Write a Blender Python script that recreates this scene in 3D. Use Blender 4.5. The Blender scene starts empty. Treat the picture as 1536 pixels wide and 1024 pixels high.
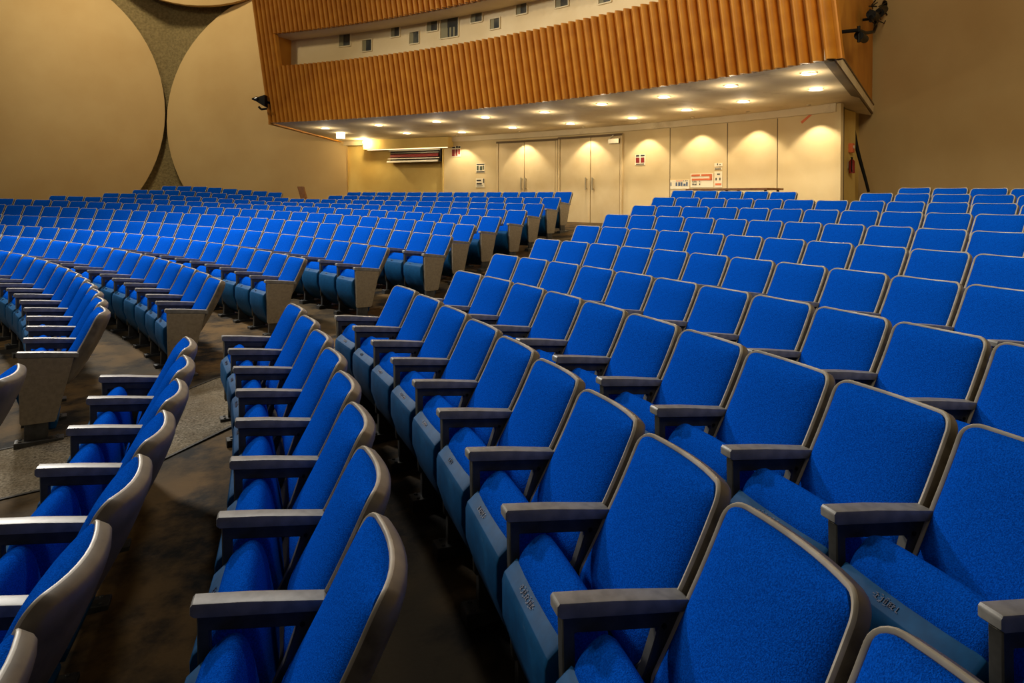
import bpy, bmesh, math, random
from mathutils import Vector, Matrix
random.seed(7)
SC = bpy.context.scene
COL = SC.collection
PI = math.pi

# ------------------------------------------------------------------ camera
F_PX, ROLL, SY, EYE = 1049.04, 0.00674, -211.19, 2.04
cd = bpy.data.cameras.new('camera')
cam = bpy.data.objects.new('camera', cd)
COL.objects.link(cam)
cam.location = (0, 0, EYE)
cam.rotation_euler = (PI / 2, -ROLL, 0)
cd.sensor_width = 36
cd.lens = F_PX / 1536 * 36
cd.shift_y = SY / 1536
cd.clip_start = 0.05
cd.clip_end = 200
SC.camera = cam
CR, SR = math.cos(ROLL), math.sin(ROLL)


def ray(x, y):
    """direction (X, 1, Z) seen at a point of the photograph"""
    a, b = (x - 768) / F_PX, (512 + SY - y) / F_PX
    return a * CR - b * SR, a * SR + b * CR


def at_depth(x, y, d):
    a, b = ray(x, y)
    return Vector((a * d, d, EYE + b * d))


def at_height(x, y, z):
    a, b = ray(x, y)
    d = (z - EYE) / b
    return Vector((a * d, d, z))


def at_radius(x, y, r, n=40):
    """point where the line of sight reaches distance r from the centre of the rows"""
    a, b = ray(x, y)
    lo, hi = 2.0, 60.0
    for _ in range(n):
        m = (lo + hi) / 2
        if math.hypot(a * m - CX, m - CY) < r:
            lo = m
        else:
            hi = m
    return Vector((a * lo, lo, EYE + b * lo))


def to_px(p):
    q = p - Vector((0, 0, EYE))
    d = q.y
    if d < 0.05:
        return None
    rx = q.x * CR + q.z * SR
    uz = q.z * CR - q.x * SR
    return 768 + F_PX * rx / d, 512 - F_PX * uz / d + SY


CX, CY = -16.6, -1.96

# ------------------------------------------------------------------ materials


def srgb(r, g, b):
    f = lambda c: (c / 255 / 12.92) if c / 255 <= 0.04045 else ((c / 255 + 0.055) / 1.055) ** 2.4
    return (f(r), f(g), f(b), 1)


def mat(name, col, rough=0.6, metal=0.0, noise=None, bump=None, sheen=0.0, spec=0.5, emit=None, wear=None, coat=0):
    m = bpy.data.materials.new(name)
    m.use_nodes = True
    nt = m.node_tree
    b = nt.nodes['Principled BSDF']
    b.inputs['Base Color'].default_value = col
    b.inputs['Roughness'].default_value = rough
    b.inputs['Metallic'].default_value = metal
    b.inputs['Specular IOR Level'].default_value = spec
    if sheen:
        b.inputs['Sheen Weight'].default_value = sheen
        b.inputs['Sheen Roughness'].default_value = 0.4
        b.inputs['Sheen Tint'].default_value = (0.02, 0.4, 1, 1)
    if coat:
        b.inputs['Coat Weight'].default_value = coat
    if emit:
        b.inputs['Emission Color'].default_value = emit[0]
        b.inputs['Emission Strength'].default_value = emit[1]
    tc = nt.nodes.new('ShaderNodeTexCoord')
    last = None
    if noise:                       # (scale, second colour, low, high, detail)
        n = nt.nodes.new('ShaderNodeTexNoise')
        n.inputs['Scale'].default_value = noise[0]
        n.inputs['Detail'].default_value = noise[4] if len(noise) > 4 else 5
        nt.links.new(tc.outputs['Object'], n.inputs['Vector'])
        r = nt.nodes.new('ShaderNodeMapRange')
        r.inputs['From Min'].default_value = noise[2]
        r.inputs['From Max'].default_value = noise[3]
        nt.links.new(n.outputs['Fac'], r.inputs['Value'])
        mx = nt.nodes.new('ShaderNodeMix')
        mx.data_type = 'RGBA'
        mx.inputs['A'].default_value = col
        mx.inputs['B'].default_value = noise[1]
        nt.links.new(r.outputs['Result'], mx.inputs['Factor'])
        last = mx.outputs['Result']
    if wear:                        # second noise layer (scale, colour, low, high)
        n = nt.nodes.new('ShaderNodeTexNoise')
        n.inputs['Scale'].default_value = wear[0]
        n.inputs['Detail'].default_value = 8
        n.inputs['Roughness'].default_value = 0.65
        nt.links.new(tc.outputs['Object'], n.inputs['Vector'])
        r = nt.nodes.new('ShaderNodeMapRange')
        r.inputs['From Min'].default_value = wear[2]
        r.inputs['From Max'].default_value = wear[3]
        nt.links.new(n.outputs['Fac'], r.inputs['Value'])
        mx = nt.nodes.new('ShaderNodeMix')
        mx.data_type = 'RGBA'
        if last:
            nt.links.new(last, mx.inputs['A'])
        else:
            mx.inputs['A'].default_value = col
        mx.inputs['B'].default_value = wear[1]
        nt.links.new(r.outputs['Result'], mx.inputs['Factor'])
        last = mx.outputs['Result']
    if last:
        nt.links.new(last, b.inputs['Base Color'])
    if bump:                        # (scale, strength, distance)
        n = nt.nodes.new('ShaderNodeTexNoise')
        n.inputs['Scale'].default_value = bump[0]
        n.inputs['Detail'].default_value = 3
        nt.links.new(tc.outputs['Object'], n.inputs['Vector'])
        bp = nt.nodes.new('ShaderNodeBump')
        bp.inputs['Strength'].default_value = bump[1]
        bp.inputs['Distance'].default_value = bump[2]
        nt.links.new(n.outputs['Fac'], bp.inputs['Height'])
        nt.links.new(bp.outputs['Normal'], b.inputs['Normal'])
    return m


M = {}
M['fabric'] = mat('blue_fabric', (0.002, 0.083, 0.56, 1), 0.8, noise=(210, (0.001, 0.046, 0.34, 1), 0.38, 0.62, 3),
                  bump=(300, 0.9, 0.004), spec=0.0)
M['pan'] = mat('teal_blue_plastic', (0.003, 0.066, 0.19, 1), 0.6, noise=(30, (0.003, 0.048, 0.14, 1), 0.3, 0.7),
               wear=(14, (0.06, 0.13, 0.24, 1), 0.62, 0.78), bump=(220, 0.1, 0.001), spec=0.12)
M['mark'] = mat('dark_number_ink', (0.003, 0.012, 0.07, 1), 0.5)
M['shell'] = mat('taupe_grey_plastic', srgb(178, 171, 158), 0.42, noise=(9, srgb(150, 143, 130), 0.35, 0.65), bump=(300, 0.08, 0.001))
M['shellback'] = mat('dark_taupe_plastic', srgb(112, 104, 90), 0.45, noise=(9, srgb(90, 83, 71), 0.35, 0.65), wear=(5, srgb(66, 60, 50), 0.55, 0.75), bump=(300, 0.08, 0.001))
M['arm'] = mat('grey_armrest_plastic', srgb(130, 129, 128), 0.42, noise=(22, srgb(110, 109, 108), 0.35, 0.65), bump=(350, 0.12, 0.001))
M['support'] = mat('dark_grey_metal', srgb(72, 72, 71), 0.45, 0.2, noise=(14, srgb(50, 50, 49), 0.35, 0.65), bump=(200, 0.1, 0.001))
M['panel'] = mat('grey_brown_laminate', srgb(142, 130, 110), 0.55, noise=(40, srgb(124, 112, 94), 0.3, 0.7), bump=(300, 0.1, 0.001))
M['screw'] = mat('dark_screw', srgb(26, 24, 22), 0.4, 0.5)
M['floor'] = mat('stained_dark_concrete', srgb(60, 51, 36), 0.8, noise=(0.8, srgb(108, 82, 46), 0.42, 0.70, 8),
                 wear=(1.7, srgb(22, 20, 18), 0.46, 0.62), bump=(38, 0.35, 0.006), spec=0.12)
M['carpet'] = mat('grey_beige_carpet', srgb(158, 148, 130), 0.95, noise=(60, srgb(78, 71, 60), 0.3, 0.7, 8),
                  wear=(2.2, srgb(108, 94, 72), 0.45, 0.75), bump=(130, 1.0, 0.02), spec=0.1)
M['seam'] = mat('dark_carpet_seam', srgb(36, 32, 27), 0.8)
M['plaster'] = mat('smooth_beige_plaster', srgb(196, 168, 118), 0.8, noise=(0.5, srgb(186, 156, 106), 0.35, 0.65), bump=(60, 0.18, 0.01), spec=0.2)
M['rough'] = mat('rough_olive_plaster', srgb(140, 124, 86), 0.95, noise=(14, srgb(116, 102, 70), 0.35, 0.65), bump=(26, 0.8, 0.04), spec=0.1)
M['backwall'] = mat('cream_painted_wall', srgb(214, 192, 146), 0.7, noise=(1.2, srgb(206, 182, 134), 0.35, 0.65), bump=(80, 0.08, 0.004), spec=0.3)
M['door'] = mat('cream_painted_door', srgb(212, 190, 146), 0.55, noise=(2.2, srgb(204, 180, 134), 0.35, 0.65), spec=0.35)
M['alcove'] = mat('yellow_cream_alcove_paint', srgb(214, 186, 112), 0.7, noise=(1.5, srgb(204, 172, 98), 0.35, 0.65), spec=0.2)
M['trimdark'] = mat('dark_brown_joint', srgb(98, 78, 48), 0.7)
M['flute'] = mat('orange_brown_fluted_wood', srgb(196, 130, 34), 0.5, noise=(3.5, srgb(176, 108, 22), 0.3, 0.7), spec=0.35)
M['orange'] = mat('orange_painted_panel', srgb(200, 138, 46), 0.6, noise=(1.3, srgb(184, 120, 36), 0.35, 0.65), spec=0.3)
M['soffit'] = mat('cream_soffit_paint', srgb(222, 206, 172), 0.75, noise=(1.1, srgb(210, 192, 156), 0.35, 0.65), wear=(0.7, srgb(168, 146, 106), 0.56, 0.75), spec=0.2)
M['boothwall'] = mat('pale_booth_wall_paint', srgb(216, 196, 156), 0.7, noise=(1.1, srgb(206, 184, 142), 0.35, 0.65), spec=0.2)
M['glass'] = mat('dark_booth_glass', srgb(52, 54, 52), 0.12, spec=0.7, noise=(1.6, srgb(92, 90, 78), 0.45, 0.65))
M['inner'] = mat('olive_window_reveal', srgb(122, 114, 82), 0.7)
M['winframe'] = mat('cream_window_frame', srgb(208, 190, 150), 0.6)
M['white'] = mat('white_paint', srgb(226, 220, 204), 0.6)
M['lamp'] = mat('glowing_lamp', (1, 0.9, 0.7, 1), 0.5, emit=((1, 0.86, 0.62, 1), 14))
M['black'] = mat('black_metal', srgb(11, 10, 9), 0.6, spec=0.2)
M['steel'] = mat('brushed_steel', srgb(190, 180, 156), 0.35, 0.8)
M['wood'] = mat('brown_wood', srgb(128, 80, 30), 0.55, noise=(12, srgb(108, 64, 22), 0.35, 0.65))
M['paper'] = mat('cream_paper', srgb(232, 220, 190), 0.8)
M['red'] = mat('dark_red_print', srgb(128, 26, 22), 0.6)
M['orangeprint'] = mat('orange_red_print', srgb(214, 110, 62), 0.7)
M['ink'] = mat('dark_print', srgb(44, 40, 36), 0.7)
M['green'] = mat('dark_green_print', srgb(66, 74, 52), 0.7)
M['blueprint'] = mat('grey_blue_print', srgb(76, 92, 118), 0.7)
M['bluesheet'] = mat('blue_folded_cover', (0.004, 0.09, 0.5, 1), 0.7)

# ------------------------------------------------------------------ mesh helpers


class MB:
    def __init__(self):
        self.v, self.f, self.mi = [], [], []

    def add(self, vs, fs, mi=0):
        o = len(self.v)
        self.v += [tuple(p) for p in vs]
        for f in fs:
            self.f.append(tuple(i + o for i in f))
            self.mi.append(mi)

    def box(self, x0, x1, y0, y1, z0, z1, mi=0, mt=None):
        vs = [Vector((x, y, z)) for z in (z0, z1) for x, y in ((x0, y0), (x1, y0), (x1, y1), (x0, y1))]
        if mt:
            vs = [mt @ p for p in vs]
        self.add(vs, [(3, 2, 1, 0), (4, 5, 6, 7), (0, 1, 5, 4), (1, 2, 6, 5), (2, 3, 7, 6), (3, 0, 4, 7)], mi)

    def prism(self, prof, x0, x1, mi=0):
        """profile of (y, z) points swept along x"""
        n = len(prof)
        vs = [(x0, y, z) for y, z in prof] + [(x1, y, z) for y, z in prof]
        fs = [tuple(range(n)), tuple(range(2 * n - 1, n - 1, -1))]
        fs += [(i, n + i, n + (i + 1) % n, (i + 1) % n) for i in range(n)]
        self.add(vs, fs, mi)

    def hexa(self, a, b, mi=0):
        """solid between two quads given as four points each"""
        self.add(list(a) + list(b), [(0, 1, 2, 3), (7, 6, 5, 4), (0, 4, 5, 1), (1, 5, 6, 2), (2, 6, 7, 3), (3, 7, 4, 0)], mi)

    def grid(self, rows, mi=0, closed=False):
        n = len(rows[0])
        vs = [p for r in rows for p in r]
        fs = []
        for i in range(len(rows) - 1):
            for j in range(n if closed else n - 1):
                k = (j + 1) % n
                fs.append((i * n + j, i * n + k, (i + 1) * n + k, (i + 1) * n + j))
        self.add(vs, fs, mi)

    def slab(self, rows, off, mi=0):
        """a grid surface with thickness: off is a vector or a function of the point"""
        o = off if callable(off) else (lambda p: off)
        back = [[Vector(p) + o(Vector(p)) for p in r] for r in rows]
        n, m = len(rows[0]), len(rows)
        vs = [Vector(p) for r in rows for p in r] + [p for r in back for p in r]
        N = n * m
        fs = []
        for i in range(m - 1):
            for j in range(n - 1):
                a, b, c, d = i * n + j, i * n + j + 1, (i + 1) * n + j + 1, (i + 1) * n + j
                fs += [(a, b, c, d), (N + d, N + c, N + b, N + a)]
        for j in range(n - 1):
            fs += [(j + 1, j, N + j, N + j + 1), ((m - 1) * n + j, (m - 1) * n + j + 1, N + (m - 1) * n + j + 1, N + (m - 1) * n + j)]
        for i in range(m - 1):
            fs += [(i * n, (i + 1) * n, N + (i + 1) * n, N + i * n), ((i + 1) * n + n - 1, i * n + n - 1, N + i * n + n - 1, N + (i + 1) * n + n - 1)]
        self.add(vs, fs, mi)

    def cyl(self, p0, p1, r, n=12, mi=0, r1=None):
        p0, p1 = Vector(p0), Vector(p1)
        d = (p1 - p0).normalized()
        u = d.orthogonal().normalized()
        w = d.cross(u)
        r1 = r if r1 is None else r1
        vs = []
        for p, rr in ((p0, r), (p1, r1)):
            vs += [p + (u * math.cos(2 * PI * k / n) + w * math.sin(2 * PI * k / n)) * rr for k in range(n)]
        fs = [tuple(range(n - 1, -1, -1)), tuple(range(n, 2 * n))]
        fs += [(k, (k + 1) % n, n + (k + 1) % n, n + k) for k in range(n)]
        self.add(vs, fs, mi)

    def tube(self, pts, r, n=8, mi=0):
        for a, b in zip(pts[:-1], pts[1:]):
            self.cyl(a, b, r, n, mi)

    def mesh(self, name, mats, bevel=0, seg=2, smooth=True, angle=35):
        me = bpy.data.meshes.new(name)
        bm = bmesh.new()
        vs = [bm.verts.new(p) for p in self.v]
        bm.verts.ensure_lookup_table()
        for f, mi in zip(self.f, self.mi):
            try:
                fc = bm.faces.new([vs[i] for i in f])
                fc.material_index = mi
            except ValueError:
                pass
        bmesh.ops.remove_doubles(bm, verts=bm.verts, dist=1e-5)
        bmesh.ops.recalc_face_normals(bm, faces=bm.faces)
        if bevel:
            es = [e for e in bm.edges if len(e.link_faces) == 2 and e.calc_face_angle(0) > math.radians(28)]
            bmesh.ops.bevel(bm, geom=es, offset=bevel, segments=seg, affect='EDGES', profile=0.7, clamp_overlap=True)
        if smooth:
            for f in bm.faces:
                f.smooth = True
            for e in bm.edges:
                if len(e.link_faces) == 2 and e.calc_face_angle(0) > math.radians(angle):
                    e.smooth = False
        bm.to_mesh(me)
        bm.free()
        for m in (mats if isinstance(mats, (list, tuple)) else [mats]):
            me.materials.append(m)
        return me

    def build(self, name, mats, parent=None, **kw):
        return link(name, self.mesh(name, mats, **kw), parent)


def link(name, data, parent=None):
    o = bpy.data.objects.new(name, data)
    COL.objects.link(o)
    if parent:
        o.parent = parent
    return o


def tag(o, label=None, cat=None, group=None, kind=None):
    if label:
        o['label'] = label
    if cat:
        o['category'] = cat
    if group:
        o['group'] = group
    if kind:
        o['kind'] = kind
    return o


def thing(name, label, cat, loc=(0, 0, 0), rz=0, group=None):
    o = link(name, None)
    o.location = loc
    o.rotation_euler = (0, 0, rz)
    return tag(o, label, cat, group)


def chaikin(pts, n=1):
    for _ in range(n):
        q = []
        for i in range(len(pts)):
            a, b = pts[i], pts[(i + 1) % len(pts)]
            q.append((a[0] * .75 + b[0] * .25, a[1] * .75 + b[1] * .25))
            q.append((a[0] * .25 + b[0] * .75, a[1] * .25 + b[1] * .75))
        pts = q
    return pts


# ------------------------------------------------------------------ the rows (centre x, centre y, radius, angle of the aisle end, height, slope along the row)
ROWS = {
    'R': [(-17.285, -2.016, 16.351, 0.4353, 0.167, 0.368), (-16.728, -2.028, 16.669, 0.4899, 0.265, 0.403), (-16.173, -2.227, 17.161, 0.5085, 0.382, 0.344),
          (-15.902, -2.552, 17.895, 0.5549, 0.435, 0.067), (-15.909, -2.569, 18.954, 0.6083, 0.497, 0.044), (-16.0, -2.423, 20.1, 0.634, 0.615, 0.047),
          (-16.063, -2.314, 21.186, 0.6474, 0.768, 0.148), (-16.191, -2.199, 22.299, 0.6604, 0.92, 0.187), (-16.345, -2.107, 23.412, 0.6683, 1.062, 0.178),
          (-16.51, -2.035, 24.522, 0.6785, 1.215, 0.33), (-16.675, -1.975, 25.625, 0.6858, 1.366, 0.5)],
    'L': [(-17.169, -2.538, 15.915, 0.5182, 0.217, 0.292), (-17.204, -2.611, 17.098, 0.6003, 0.276, 0.335), (-17.105, -2.338, 18.192, 0.6628, 0.359, 0.324),
          (-16.764, -2.138, 18.954, 0.6621, 0.46, 0.403), (-16.463, -1.945, 19.71, 0.669, 0.588, 0.498), (-16.27, -1.889, 20.508, 0.7099, 0.715, 0.527),
          (-16.2, -1.89, 21.403, 0.7334, 0.828, 0.454), (-16.238, -1.902, 22.394, 0.7477, 0.939, 0.341), (-16.344, -1.925, 23.44, 0.7655, 1.066, 0.227),
          (-16.479, -1.947, 24.51, 0.7784, 1.202, 0.12), (-16.628, -1.962, 25.594, 0.7935, 1.346, 0.02)],
}


def row(b, k):
    rs = ROWS[b]
    if 0 <= k <= 10:
        return rs[k]
    if k < 0:
        a, c = rs[0], rs[1]
        return (a[0] + .1 * k, a[1] + .03 * k, a[2] + .86 * k, (a[3] if b == 'L' else a[3] - .005) + .02 * (k + 1), a[4] + .085 * k, a[5])
    a = rs[10]
    n = k - 10
    return (a[0], a[1], a[2] + 1.05 * n, a[3], a[4] + 0.1 * min(n, 1), a[5])


REAR_RAISE = {6: 0.05, 7: 0.12, 8: 0.18, 9: 0.25, 10: 0.3, 11: 0.3}


def row_z(k, th):
    R, L = row('R', k), row('L', k)
    zr = R[4] + R[5] * max(th - R[3], -0.9)
    zl = L[4] + L[5] * min(th - L[3], 1.3)
    if k in REAR_RAISE or k > 11:
        zl += REAR_RAISE.get(k, 0.3) * min(max((th - 1.12) / 0.18, 0), 1)
    if th <= R[3]:
        return zr
    if th >= L[3]:
        return zl
    t = (th - R[3]) / (L[3] - R[3])
    a = R[4] * (1 - t) + L[4] * t
    return a


def row_pt(b, k, th, y=0.0, h=0.0):
    c = row(b, k)
    r = c[2] - y
    return Vector((c[0] + r * math.cos(th), c[1] + r * math.sin(th), row_z(k, th) + h))


def row_blend(k, th, y=0.0, h=0.0):
    R, L = row('R', k), row('L', k)
    t = min(max((th - R[3]) / (L[3] - R[3]), 0), 1)
    return row_pt('R', k, th, y, h) * (1 - t) + row_pt('L', k, th, y, h) * t


KS = list(range(-7, 12)) + [14]
ths = [-0.75 + 0.05 * i for i in range(55)]
mb = MB()
top = [[row_blend(k, t) for t in ths] for k in KS]
mb.slab(top, Vector((0, 0, -0.25)))
tag(mb.build('floor', M['floor'], smooth=True, angle=60), kind='structure')

# carpet of the aisle between the two blocks
mb = MB()
sm = MB()
rows_c, ea, eb = [], [], []
for k in [x * 0.5 for x in range(-8, 23)]:
    k0 = math.floor(k)
    f = k - k0

    def cpt(s, k0=k0, f=f, h=0.014):
        out = []
        for kk in (k0, k0 + 1):
            R, L = row('R', kk), row('L', kk)
            a = R[3] + .05 / R[2]
            e = min(L[3] - 0.02 / L[2], R[3] + 1.5 / R[2])
            out.append(row_blend(kk, a + (e - a) * s, 0, h))
        return out[0] * (1 - f) + out[1] * f
    rows_c.append([cpt(s / 8) for s in range(9)])
    ea.append([cpt(-0.012, h=0.019), cpt(0.012, h=0.019)])
    eb.append([cpt(0.988, h=0.019), cpt(1.012, h=0.019)])
mb.slab(rows_c, Vector((0, 0, -0.03)))
tag(mb.build('aisle_carpet', M['carpet']), 'grey beige carpet runner laid down the sloping aisle between the seat blocks', 'carpet')
carpet = bpy.data.objects['aisle_carpet']
sm.slab(ea, Vector((0, 0, -0.02)))
sm.slab(eb, Vector((0, 0, -0.02)))
tag(sm.build('carpet_edging', M['seam'], carpet), 'dark edging strips')

# ------------------------------------------------------------------ the seat
HW, HH, RC = 0.266, 0.292, 0.062
W = 0.5605
CURV = 0.05


def rr_loop(hw, hh, r, n=7):
    r = max(r, 0.004)
    pts = []
    for cx, cy, a0 in ((hw - r, hh - r, 0), (-hw + r, hh - r, PI / 2), (-hw + r, -hh + r, PI), (hw - r, -hh + r, 1.5 * PI)):
        for i in range(n):
            a = a0 + PI / 2 * i / (n - 1)
            pts.append((cx + r * math.cos(a), cy + r * math.sin(a)))
    # subdivide the straight sides
    out = []
    for i in range(len(pts)):
        a, b = pts[i], pts[(i + 1) % len(pts)]
        out.append(a)
        if math.dist(a, b) > 0.1 or i % n == n - 1:
            for k in range(1, 8):
                out.append((a[0] + (b[0] - a[0]) * k / 8, a[1] + (b[1] - a[1]) * k / 8))
    return out


LEAN = math.atan2(0.27, 0.514)
T0 = Vector((0, -0.162, 0.914))
UPV = Vector((0, -math.sin(LEAN), math.cos(LEAN)))
NRM = Vector((0, math.cos(LEAN), math.sin(LEAN)))
CEN = T0 - UPV * (HH - 0.004)


def bk(x, t, off, low=1.0):
    """point of the backrest: lateral x, height t, distance in front of its plane"""
    narrow = 1 - 0.05 * max(0, (-t - 0.02) / HH)
    if t < 0:
        t *= low
    x = x * narrow
    sag = -CURV * (1 - (x / HW) ** 2)
    arch = 0.012 * (1 - (x / HW) ** 2) * max(0, t / HH)
    bow = 0.018 * math.cos(t / HH * 1.3)
    return CEN + UPV * (t + arch) + NRM * (off + sag - bow + 0.01) + Vector((x, 0, 0))


def loops(mb, spec, mi=0, cap_first=False, cap_last=True, low=1.0):
    rings = []
    for ins, off in spec:
        rings.append([bk(x, t, off, low) for x, t in rr_loop(HW - ins, HH - ins, RC - ins * 0.8)])
    mb.grid(rings, mi, closed=True)
    n = len(rings[0])
    for flag, ring in ((cap_first, rings[0]), (cap_last, rings[-1])):
        if flag:
            c = sum(ring, Vector()) / n
            mb.add(list(ring) + [c], [(i, (i + 1) % n, n) for i in range(n)], mi)


def pad_bulge(x, t):
    u, v = min(abs(x) / (HW - .015), 1), min(abs(t) / (HH - .012), 1)
    return 0.086 * (1 - u ** 2.1) ** 0.72 * (1 - v ** 7) ** 0.6


def make_meshes():
    ms = {}
    mb = MB()
    rings = []
    for ins in (0.0155, 0.0155, 0.017, 0.020, 0.025, 0.032, 0.042, 0.056, 0.075, 0.1, 0.13, 0.165, 0.2, 0.23, 0.255):
        off0 = -0.006 if not rings else 0.003
        rings.append([bk(x, t, off0 + (pad_bulge(x, t) if rings else 0), 1.04) for x, t in rr_loop(HW - ins, HH - ins, RC - ins * 0.8)])
    mb.grid(rings, 0, closed=True)
    nr = len(rings[0])
    mb.add(list(rings[-1]) + [sum(rings[-1], Vector()) / nr], [(q, (q + 1) % nr, nr) for q in range(nr)])
    ms['backrest_cushion'] = mb.mesh('backrest_cushion', M['fabric'])
    mb = MB()
    loops(mb, [(0.0155, -0.01), (0.0155, 0.004), (0.0125, 0.0075), (0.004, 0.0075), (0.0005, 0.003), (0.0, -0.004)], low=0.98, cap_last=False)
    loops(mb, [(0.0, -0.004), (0.0, -0.034), (0.006, -0.046), (0.03, -0.056), (0.07, -0.06), (0.13, -0.063), (0.2, -0.065), (0.25, -0.065)], mi=1, low=0.98)
    ms['back_shell'] = mb.mesh('back_shell', [M['shell'], M['shellback']], angle=50)
    # lower cover behind the back: a leaf that narrows downwards
    mb = MB()
    prof = []
    for i in range(9):
        t = i / 8
        w = 0.235 * (1 - t ** 2.2 * 0.72)
        z = 0.47 - 0.24 * t
        y = 0.02 + 0.11 * t
        prof.append([Vector((w * s, y - 0.045 * (1 - s * s) * (1 - t * .5) + 0.012, z)) for s in (-1, -.75, -.5, -.25, 0, .25, .5, .75, 1)])
    mb.slab(prof, Vector((0, 0.03, 0.012)))
    ms['back_cover'] = mb.mesh('back_cover', M['shellback'], angle=50)

    def sweep(prof, hw, stations, crown=0.0):
        cy = sum(p[0] for p in prof) / len(prof)
        cz = sum(p[1] for p in prof) / len(prof)
        m = MB()
        rings = []
        for x, s in stations:
            k = 1 + crown * (1 - (x / hw) ** 2)
            rings.append([Vector((x, cy + (y - cy) * s * k, cz + (z - cz) * s * k)) for y, z in prof])
        m.grid(rings, 0, closed=True)
        for ring in (rings[0], rings[-1]):
            n = len(ring)
            c = sum(ring, Vector()) / n
            m.add(list(ring) + [c], [(i, (i + 1) % n, n) for i in range(n)])
        return m
    pad = chaikin([(.330, .505), (.308, .558), (.255, .608), (.212, .606), (.182, .548), (.162, .44), (.136, .32), (.105, .2), (.13, .16), (.19, .22), (.26, .38), (.30, .45)], 2)
    st = [(-.236, .80), (-.232, .90), (-.222, .96), (-.2, 1), (-.12, 1.0), (0, 1.0), (.12, 1.0), (.2, 1), (.222, .96), (.232, .90), (.236, .80)]
    ms['seat_cushion'] = sweep(pad, .236, st, 0.035).mesh('seat_cushion', M['fabric'], angle=60)
    pan = [(.312, .517), (.322, .525), (.366, .486), (.374, .46), (.372, .34), (.33, .215), (.25, .11), (.17, .055), (.115, .06), (.10, .11), (.15, .18), (.215, .27), (.275, .38), (.30, .45)]
    st = [(-.243, .93), (-.239, .975), (-.228, 1), (-.1, 1), (.1, 1), (.228, 1), (.239, .975), (.243, .93)]
    ms['seat_pan'] = sweep(pan, .243, st, 0.0).mesh('seat_pan', M['pan'], bevel=0.004, seg=2, angle=40)
    # worn embossed number oval on the lip of the pan
    for v in range(4):
        mb = MB()
        rnd = random.Random(v)
        o = Vector((0.09 - 0.03 * v, .344, .5055))
        ux = Vector((1, 0, 0))
        uy = Vector((0, .044, -.039)).normalized()
        nn = Vector((0, .039, .044)).normalized()
        mt = Matrix((ux, uy, nn)).transposed().to_4x4()
        mt.translation = o
        for k in range(10 if v % 2 else 0):
            a = 2 * PI * k / 10
            x, y = 0.034 * math.cos(a), 0.012 * math.sin(a)
            mb.box(x - .0045, x + .0045, y - .0009, y + .0009, 0, .0022, mt=mt)
        for k in range(4):
            x = -0.022 + 0.0145 * k
            for q in range(4):
                if rnd.random() < .75:
                    if q % 2:
                        yy = (q - 1.5) * .0055
                        mb.box(x - .004, x + .004, yy - .001, yy + .001, 0, .0022, mt=mt)
                    else:
                        mb.box(x - .0045 + q * .003, x - .0025 + q * .003, -.0075, .0075, 0, .0022, mt=mt)
        ms['number_mark%d' % v] = mb.mesh('number_mark', M['mark'], smooth=False)
    for sd, s in (('', -1), ('_far', 1)):
        x0 = 0.28 * s
        mb = MB()
        mb.prism([(-.030, .600), (.350, .634), (.362, .643), (.362, .667), (.355, .676), (.2, .6625), (-.022, .635), (-.032, .627)], x0 - .031, x0 + .031)
        ms['armrest' + sd] = mb.mesh('armrest', M['arm'], bevel=0.005, seg=2, angle=40)
        mb = MB()
        hw = .020
        # outer outline and window of the support frame, joined as a ring of quads
        outer = [(-.012, .600), (.345, .632), (.338, .36), (.325, .15), (.15, .13), (.105, .30), (.05, .46)]
        inner = [(.062, .560), (.308, .584), (.302, .40), (.288, .30), (.20, .285), (.165, .32), (.10, .45)]
        n = len(outer)
        vs = []
        for xx in (x0 - hw, x0 + hw):
            vs += [(xx, y, z) for y, z in outer] + [(xx, y, z) for y, z in inner]
        fs = []
        for i in range(n):
            j = (i + 1) % n
            fs += [(i, j, n + j, n + i), (2 * n + j, 2 * n + i, 3 * n + i, 3 * n + j), (j, i, 2 * n + i, 2 * n + j), (n + i, n + j, 3 * n + j, 3 * n + i)]
        mb.add(vs, fs)
        ms['arm_support' + sd] = mb.mesh('arm_support', M['support'], bevel=0.004, seg=1, angle=40)
        mb = MB()
        mb.cyl((x0 - .0235, .045, .565), (x0 + .0235, .045, .565), .008, 10)
        ms['screw' + sd] = mb.mesh('screw', M['screw'])
        mb = MB()
        mb.box(x0 - .022, x0 + .022, .16, .31, -.04, .155)
        mb.box(x0 - .05, x0 + .05, .06, .37, -.07, .012)
        for yy in (.1, .335):
            mb.cyl((x0 + .03, yy, .0), (x0 + .03, yy, .02), .011, 8)
            mb.cyl((x0 - .03, yy, .0), (x0 - .03, yy, .02), .011, 8)
        ms['floor_bracket' + sd] = mb.mesh('floor_bracket', M['support'], bevel=0.003, seg=1)
        mb = MB()
        a, b = sorted((x0 + .022 * s, x0 + .034 * s))
        mb.prism([(.0, .600), (.348, .632), (.336, .15), (.325, .135), (.12, .135), (.108, .15), (.03, .47)], a, b)
        ms['end_panel' + sd] = mb.mesh('end_panel', M['panel'], bevel=0.003, seg=2)
    return ms


MS = make_meshes()
BASE_PARTS = [('backrest_cushion', None), ('back_shell', None), ('back_cover', None), ('seat_cushion', None), ('seat_pan', None),
              ('armrest', None), ('arm_support', None), ('screw', 'arm_support'), ('floor_bracket', None)]
FAR_PARTS = [('armrest_far', None), ('arm_support_far', None), ('screw_far', 'arm_support_far'), ('floor_bracket_far', None), ('end_panel_far', None)]


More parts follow.
